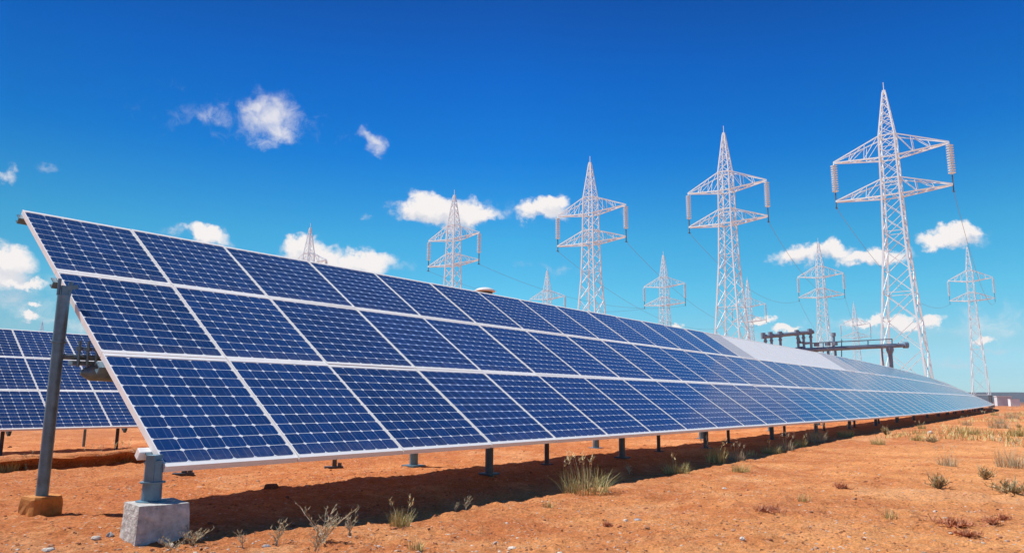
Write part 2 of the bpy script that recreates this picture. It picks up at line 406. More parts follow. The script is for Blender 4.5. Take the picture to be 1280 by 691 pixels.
def build_array(root, path, cols, label_pale=None, pale=()):
    """cols: list of (u0, width, nx); panels beyond the 99 nearest go into one mesh"""
    inv = root.matrix_world.inverted() if root.matrix_world else Matrix.Identity(4)
    count = 0; rest = MB(); restf = MB()
    for j, (u0, w, nx) in enumerate(cols):
        for i in range(3):
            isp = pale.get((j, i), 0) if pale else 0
            if count < 99:
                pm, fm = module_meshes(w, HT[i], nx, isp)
                o = link('solar_panel', pm, root)
                mm = path.matrix(u0, V0[i])
                jit = Matrix.Rotation(random.gauss(0, .0022), 4, 'X') @ Matrix.Rotation(random.gauss(0, .0022), 4, 'Y')
                o.matrix_local = Matrix.Translation(-root.location) @ mm @ jit
                fr = link('frame', fm, o)
                if isp: o['label'] = label_pale if isp == 1 else 'half pale panel beside the whitish ones in the top row'
                count += 1
            else:
                mm = Matrix.Translation(-root.location) @ path.matrix(u0, V0[i])
                x0, x1, y0, y1 = GAP/2, w-GAP/2, GAP/2, HT[i]-GAP/2
                restf.box(x0, x0+FS, y0, y1, -FT, 0, 0, mm); restf.box(x1-FS, x1, y0, y1, -FT, 0, 0, mm)
                restf.box(x0+FS, x1-FS, y0, y0+FE, -FT, -.0015, 0, mm); restf.box(x0+FS, x1-FS, y1-FE, y1, -FT, -.0015, 0, mm)
                rest.box(x0+FS, x1-FS, y0+FE, y1-FE, -.032, -.0075, 0, mm)
                a, b, c, d = x0+FS+.002, x1-FS-.002, y0+FE+.006, y1-FE-.006
                rest.add([mm @ Vector(p) for p in ((a, c, -.005), (b, c, -.005), (b, d, -.005), (a, d, -.005))], [(0, 1, 2, 3)], 1, {0: [(0, 0), (nx, 0), (nx, 10), (0, 10)]})
    if rest.v:
        o = rest.obj('solar_panel', [M['back'], M['cell']], root); o['kind'] = 'stuff'; o['label'] = 'far panels that merge at the narrow end of the row'
        restf.obj('frame', M['frame'], o)['kind'] = 'stuff'

def off(b, root):       # shift a builder from world to root space
    l = root.location; b.v = [(x-l.x, y-l.y, z-l.z) for x, y, z in b.v]; return b

# ---- front array
PA = Path(O2[0], O2[1], EYE-.405)
wid = [.91, .95, 1.065]+[1.0]*110; cols = []; u = 0
for j, w in enumerate(wid): cols.append((u, w, 6 if j == 0 else 8)); u += w
UEND = u
arr = empty('solar_array', (O2[0], O2[1], 0)); bpy.context.view_layer.update()
tag(arr, 'long tilted row of blue solar panels running from the left foreground towards the far pylons', 'solar array')
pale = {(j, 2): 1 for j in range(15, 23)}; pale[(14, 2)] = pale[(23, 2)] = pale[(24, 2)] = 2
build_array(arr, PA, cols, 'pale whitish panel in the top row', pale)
for v in (.16, 1.13, 2.29, 3.41):
    off(rail_mesh(PA, -.03, UEND, v, 2.0), arr).obj('purlin', M['steel'], arr)

def rafter(path, u, n_low, n_high):
    b = MB(); a = path.matrix(u, 0)
    lo = a @ Vector((0, -n_low/math.cos(TILT), -FT-.15)); hi = a @ Vector((0, -n_high/math.cos(TILT), -FT-.15))
    b.bar(lo, hi, .05, .095); return b
# first front post on its concrete block
fp = PA.pt(-.035, -.06, 0); fg = hz(fp.x, fp.y)
def block():
    b = MB(); w0, w1, h = .150, .135, .205; rot = Matrix.Rotation(-YAW+R(-8), 4, 'Z')
    N = 12; import itertools
    def face(o, ax, ay, n_):
        vs = []; fs = []
        for i in range(N+1):
            for k in range(N+1):
                vs.append(o+ax*(i/N)+ay*(k/N))
        for i in range(N):
            for k in range(N): fs.append((i*(N+1)+k, (i+1)*(N+1)+k, (i+1)*(N+1)+k+1, i*(N+1)+k+1))
        return vs, fs
    c0 = [Vector((sx*w0, sy*w0, -.12)) for sx, sy in ((-1,-1),(1,-1),(1,1),(-1,1))]
    c1 = [Vector((sx*w1, sy*w1, h)) for sx, sy in ((-1,-1),(1,-1),(1,1),(-1,1))]
    allv = []
    for a in range(4):
        e = (a+1) % 4
        vs = []; 
        for i in range(N+1):
            for k in range(N+1):
                lo = c0[a].lerp(c0[e], i/N); hi = c1[a].lerp(c1[e], i/N); vs.append(lo.lerp(hi, k/N))
        fs = [(i*(N+1)+k, (i+1)*(N+1)+k, (i+1)*(N+1)+k+1, i*(N+1)+k+1) for i in range(N) for k in range(N)]
        allv.append((vs, fs))
    vs = [c1[0].lerp(c1[1], i/N).lerp(c1[3].lerp(c1[2], i/N), k/N) for i in range(N+1) for k in range(N+1)]
    allv.append((vs, [(i*(N+1)+k, (i+1)*(N+1)+k, (i+1)*(N+1)+k+1, i*(N+1)+k+1) for i in range(N) for k in range(N)]))
    for vs, fs in allv:
        out = []
        for p in vs:
            q = p.copy(); r_ = max(abs(p.x), abs(p.y))
            s = 1+.035*float(vnoise(p.x*9+p.y*7+20, p.z*9+5))+.02*float(vnoise(p.x*23+p.y*31, p.z*27))
            edge = (abs(p.x) > .125)+(abs(p.y) > .125)+(p.z > h-.02)
            if edge >= 2: s -= .018
            q.x *= s; q.y *= s; q.z = p.z*(1+.02*float(vnoise(p.x*8, p.y*8)))
            out.append(rot @ q)
        b.add(out, fs)
    return b, h
bb, BH = block()
BC = PA.pt(-.03, .0, 0)
bb.v = [(x+BC.x, y+BC.y, z) for x, y, z in bb.v]
o = off(bb, arr).obj('concrete_footing', M['concrete'], arr, smooth=False); o['label'] = 'rough pale concrete block under the first short post'
b = MB(); zt = PA.under(-.06)-.005
b.lathe([(.0, BH-.02), (.082, BH-.02), (.082, BH+.004), (.054, BH+.006), (.052, (BH+zt)/2-.012), (.068, (BH+zt)/2-.012), (.068, (BH+zt)/2-.004), (.05, (BH+zt)/2-.002), (.046, zt), (.0, zt)], (fp.x, fp.y, 0), 20)
o = off(b, arr).obj('post', M['steel'], arr, smooth=False); o['label'] = 'short flanged post on the concrete block'
b = MB(); A = PA.matrix(-.0, .10)
b.box(-.062, .03, .095, .142, -FT-.06, -FT-.003, 0, A)
off(b, arr).obj('bracket', M['frame'], arr, bevel=.004)
b = MB()
tp = Vector((fp.x, fp.y, zt)); b.bar(tp-Vector((0,0,.13)), tp+Vector((0,0,.03)), .10, .05)
off(b, arr).obj('gusset', M['steel'], arr)

# tall leaning-looking pole behind it, ochre footing, cap, clamp and torque tube
pp = PA.pt(-.06, -1.57, 0); pz = hz(pp.x, pp.y); ztop = at_depth(72, 369, pp.y).z
b = MB(); b.tube([(pp.x, pp.y, pz+.08), (pp.x, pp.y, ztop-.33)], .039, 24)
pole = off(b, arr).obj('pole', M['steel'], arr, smooth=False); pole.data.shade_smooth()
pole['label'] = 'tall grey pole left of the panels'
pole.modifiers.new('es', 'EDGE_SPLIT').split_angle = R(50)
b = MB(); b.tube([(pp.x, pp.y, ztop-.335), (pp.x, pp.y, ztop)], .041, 24)
b.lathe([(.0, ztop-.345), (.05, ztop-.345), (.05, ztop-.333), (.0, ztop-.325)], (pp.x, pp.y, 0), 24)
c = off(b, arr).obj('collar', M['steel'], pole); c.data.shade_smooth(); c.modifiers.new('es', 'EDGE_SPLIT').split_angle = R(40)
b = MB(); un_ = PA.under(-1.57)
top = Vector((pp.x, pp.y, ztop)); dr = Vector((DD[0], DD[1], 0)); nv = Vector((NN[0], NN[1], 0))
b.box(-.012, .012, -.02, .02, 0, .07, 0, Matrix.Translation(top) @ Matrix.Rotation(-YAW, 4, 'Z'))
b.tube([top+dr*.03+Vector((0,0,.0)), top+dr*.04+Vector((0,0,.10))], .016, 10)
b.tube([top-dr*.03-nv*.02, top-dr*.03-nv*.02+Vector((0,0,.12))], .012, 8)
b.bar(top+Vector((0,0,.05)), top+dr*.08+Vector((0,0,.07))+nv*.02, .02, .03)
off(b, arr).obj('head_bracket', M['steel'], pole)
b = MB(); kk = []
zc = ztop-.42; cl = Vector((pp.x, pp.y, zc))
b.tube([cl-dr*.0+Vector((0,0,-.02)), cl+dr*.30+Vector((0,0,-.02))], .02, 10)
for q in (.13, .19, .25):
    b.tube([cl+dr*q+nv*.03+Vector((0,0,-.09)), cl+dr*q+nv*.03+Vector((0,0,.10))], .011, 8)
    b.tube([cl+dr*q+nv*.03+Vector((0,0,.03)), cl+dr*q+nv*.03+Vector((0,0,.055))], .026, 8)
b.box(.10, .28, -.02, .07, -.075, -.045, 0, Matrix.Translation(cl) @ Matrix.Rotation(math.pi/2-YAW, 4, 'Z'))
off(b, arr).obj('clamp', M['steel'], pole)
b = MB(); zt2 = zc-.13; us = [.10, .16, .30]+list(np.arange(1, 40, 1.5))
b.tube([PA.pt(q, -1.57+.02, zt2) for q in us], [.02, .055, .062]+[.062]*(len(us)-3), 14)
o = off(b, arr).obj('torque_tube', M['steel'], arr); o.data.shade_smooth()
b = MB()
vs = [];
for zz, s in ((-.1, 1.06), (.0, 1.04), (.055, 1.0), (.10, .97), (.118, .90)):
    for k in range(20):
        t = 2*math.pi*k/20; sq = 1/max(abs(math.cos(t)), abs(math.sin(t)))
        r_ = .112*min(sq, 1.25)*s*(1+.10*float(vnoise(k*1.7, zz*20)))
        v = Matrix.Rotation(-YAW+R(14), 3, 'Z') @ Vector((r_*math.cos(t), r_*math.sin(t)*.9, zz+.012*float(vnoise(k*2.1, zz*30+7))))
        vs.append((pp.x+v.x, pp.y+v.y, pz+v.z))
fs = [(i*20+k, i*20+(k+1) % 20, (i+1)*20+(k+1) % 20, (i+1)*20+k) for i in range(4) for k in range(20)]+[tuple(range(80, 100))]
b.add(vs, fs); o = off(b, arr).obj('stone_footing', M['orangestone'], arr); o['label'] = 'ochre stained footing under the tall pole'

# remaining posts: short front ones with brackets, and rear ones
def short_post(path, u, n, r_, thick, parent, root):
    p = path.pt(u, n, 0); g = hz(p.x, p.y); z1 = path.under(n, u)-.15
    b = MB(); b.tube([(p.x, p.y, g-.06), (p.x, p.y, z1)], r_, 12)
    b.box(-r_*1.9, r_*1.9, -r_*1.9, r_*1.9, g-.005, g+.012, 0, Matrix.Translation((p.x, p.y, 0)) @ Matrix.Rotation(-YAW, 4, 'Z'))
    post = off(b, root).obj('post', M['darksteel'] if not thick else M['poststeel'], parent)
    b = MB(); mm = Matrix.Translation((p.x, p.y, z1)) @ Matrix.Rotation(math.pi/2-YAW, 4, 'Z')
    b.box(-.10, .24, -.02, .02, -.05, -.02, 0, mm); b.box(.16, .215, -.03, .03, -.05, .05, 0, mm); b.box(-.06, .06, -.05, .05, -.02, .03, 0, mm)
    off(b, root).obj('bracket', M['darksteel'], post)
us_posts = [3.85, 5.2, 6.6, 8.1, 9.3, 10.8, 12.4]
while us_posts[-1] < UEND-3 and len(us_posts) < 46: us_posts.append(us_posts[-1]+(1.45 if len(us_posts) < 26 else 2.1))
for k, u in enumerate(us_posts):
    short_post(PA, u, -.82 if k % 2 == 0 else -1.05, .042 if k % 2 == 0 else .028, k % 2 == 0, arr, arr)
u = 4.0; k = 0
while u < 60:
    p = PA.pt(u, -2.1, 0); b = MB(); g = hz(p.x, p.y); z1 = PA.under(-2.1, u)-.15
    b.tube([(p.x, p.y, g-.06), (p.x, p.y, z1)], .05, 12); b.box(-.1, .1, -.1, .1, g-.004, g+.014, 0, Matrix.Translation((p.x, p.y, 0)) @ Matrix.Rotation(-YAW, 4, 'Z'))
    off(b, arr).obj('pole', M['steel'], arr); u += 4.0
for u in [.35]+[4*q for q in range(1, 15)]:
    off(rafter(PA, u, -.45, -2.7), arr).obj('rafter', M['steel'], arr)
# small hanging plates seen below the bottom edge
for px, py in ((229, 588), (417, 579)):
    q = ground_at(px, py+6); g = hz(*q); b = MB()
    b.box(-.012, .03, -.02, .02, g-.02, g+.12, 0, Matrix.Translation((q[0], q[1], 0))); b.box(-.10, .10, -.05, .05, g+.0, g+.022, 0, Matrix.Translation((q[0], q[1], 0)) @ Matrix.Rotation(R(20), 4, 'Z'))
    b.box(.05, .085, -.02, .02, g+.022, g+.06, 0, Matrix.Translation((q[0], q[1], 0)))
    o = off(b, arr).obj('anchor_plate', M['darksteel'], arr)

# ---- back array
p0 = O2+3.32*DD-10.78*NN
PB = Path(p0[0], p0[1], EYE-.611, bend=False)
arr2 = empty('solar_array', (p0[0], p0[1], 0)); bpy.context.view_layer.update()
tag(arr2, 'second row of blue solar panels standing behind the tall pole at the left edge', 'solar array')
build_array(arr2, PB, [(float(k), 1.0, 6) for k in range(-4, 10)])
for v in (.16, 1.13, 2.29, 3.41):
    off(rail_mesh(PB, -4.1, 10.05, v, 2.0), arr2).obj('purlin', M['steel'], arr2)
for k in range(-3, 10, 2):
    short_post(PB, k+.35, -.55, .032, 0, arr2, arr2)
    p = PB.pt(k+.35, -2.1, 0); b = MB(); b.tube([(p.x, p.y, hz(p.x, p.y)-.06), (p.x, p.y, PB.under(-2.1, k+.35)-.15)], .028, 12)
    off(b, arr2).obj('pole', M['steel'], arr2); off(rafter(PB, k+.35, -.1, -2.7), arr2).obj('rafter', M['steel'], arr2)

# ------------------------------------------------------------------ pylons
PH = 30.0; ZU0, ZU1, ZL0, ZL1 = 23.2, 25.3, 19.5, 21.1
def half(z):       # half width of the square body at height z
    zs = [0, 15, 19.5, 25.3, 29.7]; ws = [1.95, .90, .76, .66, .12]
    return float(np.interp(z, zs, ws))
AL = 4.9           # arm reach
def make_pylon():
    root = empty('lattice_pylon'); W = M['whitesteel']
    for sx, sy in ((1,1),(1,-1),(-1,1),(-1,-1)):
        b = MB(); zs = [1.9, 15, 19.5, 25.3, 29.7]
        for a, c in zip(zs, zs[1:]):
            w = .15 if a < 15 else (.14 if a < 25 else .11)
            b.bar((sx*half(a), sy*half(a), a), (sx*half(c), sy*half(c), c), w)
        b.obj('leg', W, root)
        b = MB(); b.bar((sx*half(0), sy*half(0), -.8), (sx*half(1.9), sy*half(1.9), 1.95), .30)
        b.box(sx*half(0)-.4, sx*half(0)+.4, sy*half(0)-.4, sy*half(0)+.4, -1, .35)
        b.obj('footing', M['footing'], root)
    b = MB(); z = 2.0; lv = []
    while z < 29.0:
        lv.append(z); z += max(1.0, half(z)*1.75) if z < 25 else .85
    lv.append(29.3)
    cs = ((1,1),(-1,1),(-1,-1),(1,-1))
    for i, (a, c) in enumerate(zip(lv, lv[1:])):
        t = .055 if a < 14 else .05
        for k in range(4):
            p, q = cs[k], cs[(k+1) % 4]; o_ = .0
            b.bar((p[0]*half(a), p[1]*half(a), a), (q[0]*half(c), q[1]*half(c), c), t)
            b.bar((q[0]*half(a)*.985, q[1]*half(a)*.985, a), (p[0]*half(c)*.985, p[1]*half(c)*.985, c), t)
            if i % 3 == 0: b.bar((p[0]*half(a), p[1]*half(a), a+.03), (q[0]*half(a), q[1]*half(a), a+.03), t)
    for zz in (ZU0, ZU1, ZL0, ZL1):
        for k in range(4):
            p, q = cs[k], cs[(k+1) % 4]; b.bar((p[0]*half(zz), p[1]*half(zz), zz), (q[0]*half(zz), q[1]*half(zz), zz), .11)
    b.obj('bracing', W, root)
    b = MB(); b.bar((0,0,29.5), (0,0,29.9), .28); b.bar((0,0,29.8), (0,0,30.7), .06); b.obj('peak_cap', W, root)
    for s in (1, -1):
        for zb, zt, tipz in ((ZU0, ZU1, ZU0+.45), (ZL0, ZL1, ZL0+.25)):
            b = MB(); tip = Vector((s*AL, 0, tipz)); hb, ht = half(zb), half(zt)
            for sy in (1, -1):
                lo = Vector((s*hb, sy*hb, zb)); hi = Vector((s*ht, sy*ht, zt)); te = tip+Vector((0, sy*.10, 0))
                b.bar(lo, te, .11); b.bar(hi, te+Vector((0,0,.06)), .09)
                for q in (.33, .66):
                    b.bar(lo.lerp(te, q), hi.lerp(te, q*.92), .055); b.bar(lo.lerp(te, q), hi.lerp(te, max(0, q-.3)), .05)
            lo1, lo2 = Vector((s*hb, hb, zb)), Vector((s*hb, -hb, zb)); t_ = tip
            for q0, q1 in ((0, .3), (.3, .6), (.6, .85)):
                b.bar(lo1.lerp(t_, q0), lo2.lerp(t_, q1), .05); b.bar(lo2.lerp(t_, q0), lo1.lerp(t_, q1), .05)
            b.obj('crossarm', W, root)
        b = MB(); x = s*AL; zt = ZU0+.40; prof = [(.0, zt), (.05, zt), (.05, zt-.15)]
        n = 12
        for k in range(n):
            z0 = zt-.15-k*.23; prof += [(.09, z0), (.31, z0-.07), (.31, z0-.10), (.09, z0-.14), (.09, z0-.22)]
        zz = zt-.15-n*.23; prof += [(.05, zz), (.05, zz-.05), (.0, zz-.05)]
        b.lathe(prof[::-1], (x, 0, 0), 12); ins = b.obj('insulator', M['insul'], root)
        b = MB(); b.bar((x, 0, zz), (x, 0, ZL0+.2), .09); b.bar((x, 0, ZL0+.25), (x, 0, ZL0-.35), .08); b.box(x-.07, x+.07, -.18, .18, ZL0-.40, ZL0-.32)
        b.obj('clamp', M['footing'], ins)
    return root
def pylon_xy(px, py, H=PH):
    d = ray(px, py); t = (H-EYE)/d[2]; return d[0]*t, d[1]*t
PROT = -R(38)
ASC = dict(B=.9, G=.92, I=.82, R=.74, H=.85, J=.85)
SP = {   # peak pixel and label
 'A': (1104.5, 112, 'tallest and nearest white lattice pylon, at the right behind the grey pipe gantry'),
 'B': (904.5, 165, 'second tallest white lattice pylon, directly left of the tallest, rising behind the whitish panels'),
 'C': (737.5, 202, 'white lattice pylon with two arms beside the small cloud in the middle of the picture'),
 'D': (568, 243, 'white lattice pylon standing in front of the wide oval cloud, left of centre'),
 'E': (388, 284, 'peak of a white pylon poking above the front panels before the long low cloud'),
 'F': (684, 338, 'small white pylon with lower arms cut off by the panels, right of the white dome'),
 'G': (829, 318, 'mid sized white pylon between the second and third largest ones'),
 'H': (934, 349, 'small pale pylon half hidden behind the right leg of the second tallest pylon'),
 'I': (1022.5, 302, 'mid sized white pylon in front of the long flat cloud, above the pipe gantry'),
 'J': (1067, 379, 'smallest pale distant pylon, just left of the legs of the tallest pylon'),
 'R': (1208.5, 308, 'white pylon at the far right with feet beside the end of the panel row'),
 'L': (53, 402, 'tiny pale pylon top above the second row of panels at the left edge')}
proto = make_pylon(); PY = {}
for i, (k, (px, py, lab)) in enumerate(SP.items()):
    o = proto if i == 0 else copy_tree(proto)
    x, y = pylon_xy(px, py); o.location = (x, y, 0); o.rotation_euler = (0, 0, PROT); o.scale = (ASC.get(k, 1.0), 1, 1)
    tag(o, lab, 'pylon', 'white lattice pylons'); PY[k] = Vector((x, y, 0))
def tipw(k, s):
    return PY[k]+Matrix.Rotation(PROT, 3, 'Z') @ Vector((s*AL*ASC.get(k, 1.0), 0, ZL0-.36))
NAMES = dict(A='the tallest pylon', B='second tallest pylon', C='pylon by small middle cloud', D='pylon before the oval cloud', E='the leftmost peak', F='small pylon by the dome', G='mid pylon right of centre', H='one hidden behind second tallest', I='pylon above the gantry', J='smallest distant pylon', R='the far right pylon')
for a, c in (('A', 'R'), ('B', 'I'), ('I', 'J'), ('C', 'H'), ('D', 'G'), ('E', 'F')):
    for s in (-1, 1):
        p, q = tipw(a, s), tipw(c, s); L = (q-p).length; sag = L*.045; pts = []
        for i in range(33):
            t = i/32; v = p.lerp(q, t); v.z -= sag*4*t*(1-t); pts.append(v-p)
        b = MB(); b.tube(pts, .018, 5); o = b.obj('power_cable', M['wire']); o.location = p
        tag(o, 'cable from %s arm of %s to %s' % ('left' if s < 0 else 'right', NAMES[a], NAMES[c]), 'cable', 'cables between the pylons')

# ------------------------------------------------------------------ pipe gantry behind the row
def gantry():
    Y = 44.0; g0 = at_depth(953, 421, Y); root = empty('pipe_gantry', (g0.x, g0.y, 0))
    tag(root, 'dark grey pipe gantry on posts behind the far panels, in front of the tallest pylon', 'gantry')
    def W(px, py, dy=0): return at_depth(px, py, Y+dy)
    b = MB(); b.tube([W(952, 421), W(1017, 414.5)], .12, 12)
    for px, py in ((954, 420), (963, 419), (975, 418.5), (996, 416.5), (1012, 415)):
        v = W(px, py); b.tube([v+Vector((0,0,-.15)), v+Vector((0,0,.2))], .14, 10)
    beam = off(b, root).obj('beam', M['gantry'], root); beam['label'] = 'upper beam at the left end'
    for px in (956.5, 964, 975, 997, 1004, 1013):
        v = W(px, 419-(px-956)*.09); b = MB(); b.tube([(v.x, v.y, -.3), v], .075, 10); b.lathe([(.11, v.z-.4), (.11, v.z-.3)], (v.x, v.y, 0), 10)
        off(b, root).obj('post', M['gantry'], root)
    b = MB()
    for a, c in (((996, 428), (1004, 428)), ((996, 417), (1000, 428)), ((1013, 428.5), (1003, 428.5)), ((997, 434), (1004, 434))): b.bar(W(*a), W(*c), .11)
    off(b, root).obj('brace', M['gantry'], root)
    b = MB(); b.tube([W(996, 438), W(1030, 436.2), W(1080, 433.6), W(1134, 431)], .13, 12)
    for px in (997, 1004, 1132): v = W(px, 438-(px-997)*.051); b.tube([v+Vector((-.12,0,0)), v+Vector((.12,0,0))], .2, 10)
    for px in (1021, 1035, 1044): v = W(px, 438-(px-997)*.051); b.lathe([(.0, v.z+.2), (.16, v.z+.2), (.16, v.z+.42), (.0, v.z+.42)], (v.x, v.y, 0), 10)
    beam2 = off(b, root).obj('beam', M['gantry'], root); beam2['label'] = 'long lower beam'
    for px, r_ in ((1021, .06), (1035, .08), (1044, .07), (1102, .05), (1112, .125)):
        v = W(px, 438-(px-997)*.051); b = MB(); b.tube([(v.x, v.y, -.3), v], r_, 10)
        if r_ > .12: b.lathe([(.125, v.z-.5), (.21, v.z-.28), (.21, v.z-.1)], (v.x, v.y, 0), 12)
        off(b, root).obj('post', M['gantry'], root)
    v = W(1042, 436); b = MB(); b.tube([v, W(1042, 420)], .08, 10); b.lathe([(.0, W(1042, 420).z), (.13, W(1042, 420).z), (.13, W(1042, 420).z+.2), (0, W(1042, 420).z+.2)], (W(1042, 420).x, v.y, 0), 10)
    off(b, root).obj('vent_pipe', M['gantry'], root)
    b = MB(); b.tube([W(1005, 430), W(1025, 428), W(1070, 426), W(1115, 423.5)], .035, 6)
    for px, a, c in ((1029, 441, 427.5), (1052, 448, 424), (1085, 436, 425), (1115, 433, 423.5), (1123, 432, 428)): b.tube([W(px, c), W(px, a)], .03, 6)
    off(b, root).obj('handrail', M['gantry'], root)
gantry()

# white domed vent behind the top edge of the front row
v = at_depth(606, 366, 15.5); b = MB(); z0 = v.z
root = empty('vent_mast', (v.x, v.y, 0)); tag(root, 'white domed vent cap just above the top edge of the front row', 'vent')
b.lathe([(.0, z0+.115), (.09, z0+.11), (.17, z0+.085), (.225, z0+.05), (.235, z0+.03), (.21, z0+.02), (.0, z0+.02)][::-1], (0, 0, 0), 28); o = b.obj('cap', M['dome'], root); o.data.shade_smooth()
b = MB(); b.lathe([(.16, z0-.06), (.17, z0+.019)], (0, 0, 0), 20); b.obj('collar', M['darksteel'], root)
b = MB(); b.tube([(0, 0, -.3), (0, 0, z0-.06)], .06, 14); b.obj('mast', M['steel'], root)

# low sheds at the far right end
def shed(px0, px1, py0, py1, Y, name, mt, lab, cat, dep, lip):
    a = at_depth(px0, py1, Y); c = at_depth(px1, py0, Y); w = c.x-a.x; h = c.z+.0
    root = empty(name, ((a.x+c.x)/2, Y, 0), -R(20)); tag(root, lab, cat)
    b = MB(); b.box(-w/2, w/2, -dep/2, dep/2, -1.5, h); b.obj('wall', mt, root)
    b = MB(); b.box(-w/2-lip, w/2+lip, -dep/2-lip, dep/2+lip, h+.003, h+.16); b.obj('roof', M['building'] if mt is M['white_wall'] else M['white_wall'], root)
shed(1246, 1261, 495.5, 501, 210, 'shed', M['building'], 'low grey shed at the far end of the panel row, before the hills', 'shed', 3.0, .12)
shed(1262.5, 1272, 499.2, 503, 190, 'container', M['white_wall'], 'small white container on the plain beside the low grey shed', 'container', 2.2, .05)

# ------------------------------------------------------------------ plants
def blade(b, x, y, z, h, lean, az, w, tone, seg=3, curl=.5):
    dx, dy = math.cos(az), math.sin(az); px_, py_ = -dy, dx; vs = []
    tw = random.uniform(-.8, .8)
    for i in range(seg+1):
        t = i/seg; r_ = lean*h*(t*(1-curl)+curl*t*t); zz = z+h*t*(1-.25*lean*t); ww = w*(1-t*.88)/2
        wx = px_*math.cos(tw)+dx*math.sin(tw); wy = py_*math.cos(tw)+dy*math.sin(tw)
        vs += [(x+dx*r_-wx*ww, y+dy*r_-wy*ww, zz), (x+dx*r_+wx*ww, y+dy*r_+wy*ww, zz)]
    b.add(vs, [(2*i, 2*i+1, 2*i+3, 2*i+2) for i in range(seg)], tone=tone)
    return (x+dx*lean*h, y+dy*lean*h, z+h*(1-.25*lean))
def tuft_mesh(seed, h, w, n, matn, lean=.55, seeds=0, bw=.006):
    random.seed(seed); b = MB()
    for i in range(n):
        a = random.uniform(0, 6.283); rr = w*.42*math.sqrt(random.random()); hh = h*random.uniform(.35, 1)*(1-.35*rr/w)
        az = a+random.gauss(0, .9)
        blade(b, rr*math.cos(a), rr*math.sin(a), -.015, hh, abs(random.gauss(lean*.6, lean*.5)), az, bw*random.uniform(.6, 1.3), min(1, max(0, random.gauss(.5, .27))))
    for i in range(seeds):
        a = random.uniform(0, 6.283); rr = w*.3*random.random()
        t = blade(b, rr*math.cos(a), rr*math.sin(a), 0, h*random.uniform(1.0, 1.3), random.uniform(.1, .4), a, bw*.7, .9)
        for q in range(7): blade(b, t[0]+random.gauss(0, .004), t[1]+random.gauss(0, .004), t[2]-random.uniform(0, .05), random.uniform(.02, .04), .7, random.uniform(0, 6.283), bw*1.1, .95, 1)
    return b.mesh('grass_tuft', M[matn], tone=True)
def stalk_mesh(seed, h, n, matn='straw', spread=.6):
    random.seed(seed); b = MB()
    for i in range(n):
        az = random.uniform(0, 6.283); ln = abs(random.gauss(spread*.7, .3)); hh = h*random.uniform(.5, 1); pts = []; x = y = 0
        for k in range(6):
            t = k/5; rr = ln*hh*t*(.6+.4*t); pts.append(Vector((math.cos(az)*rr+random.gauss(0, .006), math.sin(az)*rr+random.gauss(0, .006), hh*t-.01)))
        tn = random.random(); b.tube(pts, [.0042*(1-.6*k/5) for k in range(6)], 4, tone=tn)
        for k in range(2, 6):
            for q in range(random.randint(1, 3)):
                p = pts[k]; a2 = az+random.gauss(0, 1.1); L = h*random.uniform(.1, .28); e = p+Vector((math.cos(a2)*L*.7, math.sin(a2)*L*.7, L*random.uniform(.4, .9)))
                b.tube([p, p.lerp(e, .5)+Vector((0,0,-.004)), e], [.0026, .0022, .0014], 3, tone=min(1, tn+.2))
                for w in range(2): blade(b, e.x, e.y, e.z-.01, random.uniform(.015, .035), .8, random.uniform(0, 6.283), .006, random.random(), 1)
    return b.mesh('dry_weed', M[matn], tone=True)
def scrub_mesh(seed, h, w, n, matn='greyshrub'):
    random.seed(seed); b = MB()
    for i in range(n):
        a = random.uniform(0, 6.283); el = random.uniform(.25, 1.4); L = random.uniform(.4, 1)
        e = Vector((math.cos(a)*math.cos(el)*w*.55*L, math.sin(a)*math.cos(el)*w*.55*L, math.sin(el)*h*L))
        tn = random.random(); b.tube([(0, 0, -.01), e*.55+Vector((random.gauss(0, .01), random.gauss(0, .01), .01)), e], [.004, .003, .0015], 3, tone=tn*.6)
        for q in range(7):
            p = e*random.uniform(.4, 1); blade(b, p.x, p.y, p.z, random.uniform(.02, .05), random.uniform(.3, 1), random.uniform(0, 6.283), .007, min(1, max(0, random.gauss(.5, .3))), 1)
    return b.mesh('scrub', M[matn], tone=True)
TM = {'big': tuft_mesh(1, .27, .44, 300, 'grass', .85, 12, .0055), 'green1': tuft_mesh(2, .16, .24, 230, 'grass', .6), 'green2': tuft_mesh(3, .17, .30, 260, 'grass', .7, 4),
      'green3': tuft_mesh(4, .20, .22, 200, 'grass', .5, 5), 'tiny': tuft_mesh(5, .10, .10, 60, 'grass', .5), 'dry1': tuft_mesh(6, .22, .26, 170, 'straw', .5, 8, .005), 'dry2': tuft_mesh(7, .28, .36, 200, 'straw', .55, 12, .005),
      'stalk1': stalk_mesh(8, .26, 9), 'stalk2': stalk_mesh(9, .17, 5), 'stalk3': stalk_mesh(10, .22, 5), 'roots': stalk_mesh(11, .16, 10, 'straw', 1.5),
      'scrub1': scrub_mesh(12, .13, .22, 30), 'scrub2': scrub_mesh(13, .12, .30, 38), 'red1': scrub_mesh(14, .035, .38, 36, 'redweed'), 'red2': scrub_mesh(15, .035, .2, 20, 'redweed')}
random.seed(21)
def plant(px, py, kind, name, label, cat, s=1.0, group=None):
    p = ground_at(px, py); z = hz(*p); p = ground_at(px, py, z); z = hz(*p)
    o = link(name, TM[kind]); o.location = (p[0], p[1], z); o.rotation_euler = (0, 0, random.uniform(0, 6.28)); o.scale = (s, s, s*random.uniform(.92, 1.08))
    tag(o, label, cat, group); return o
GT = 'grass_tuft'
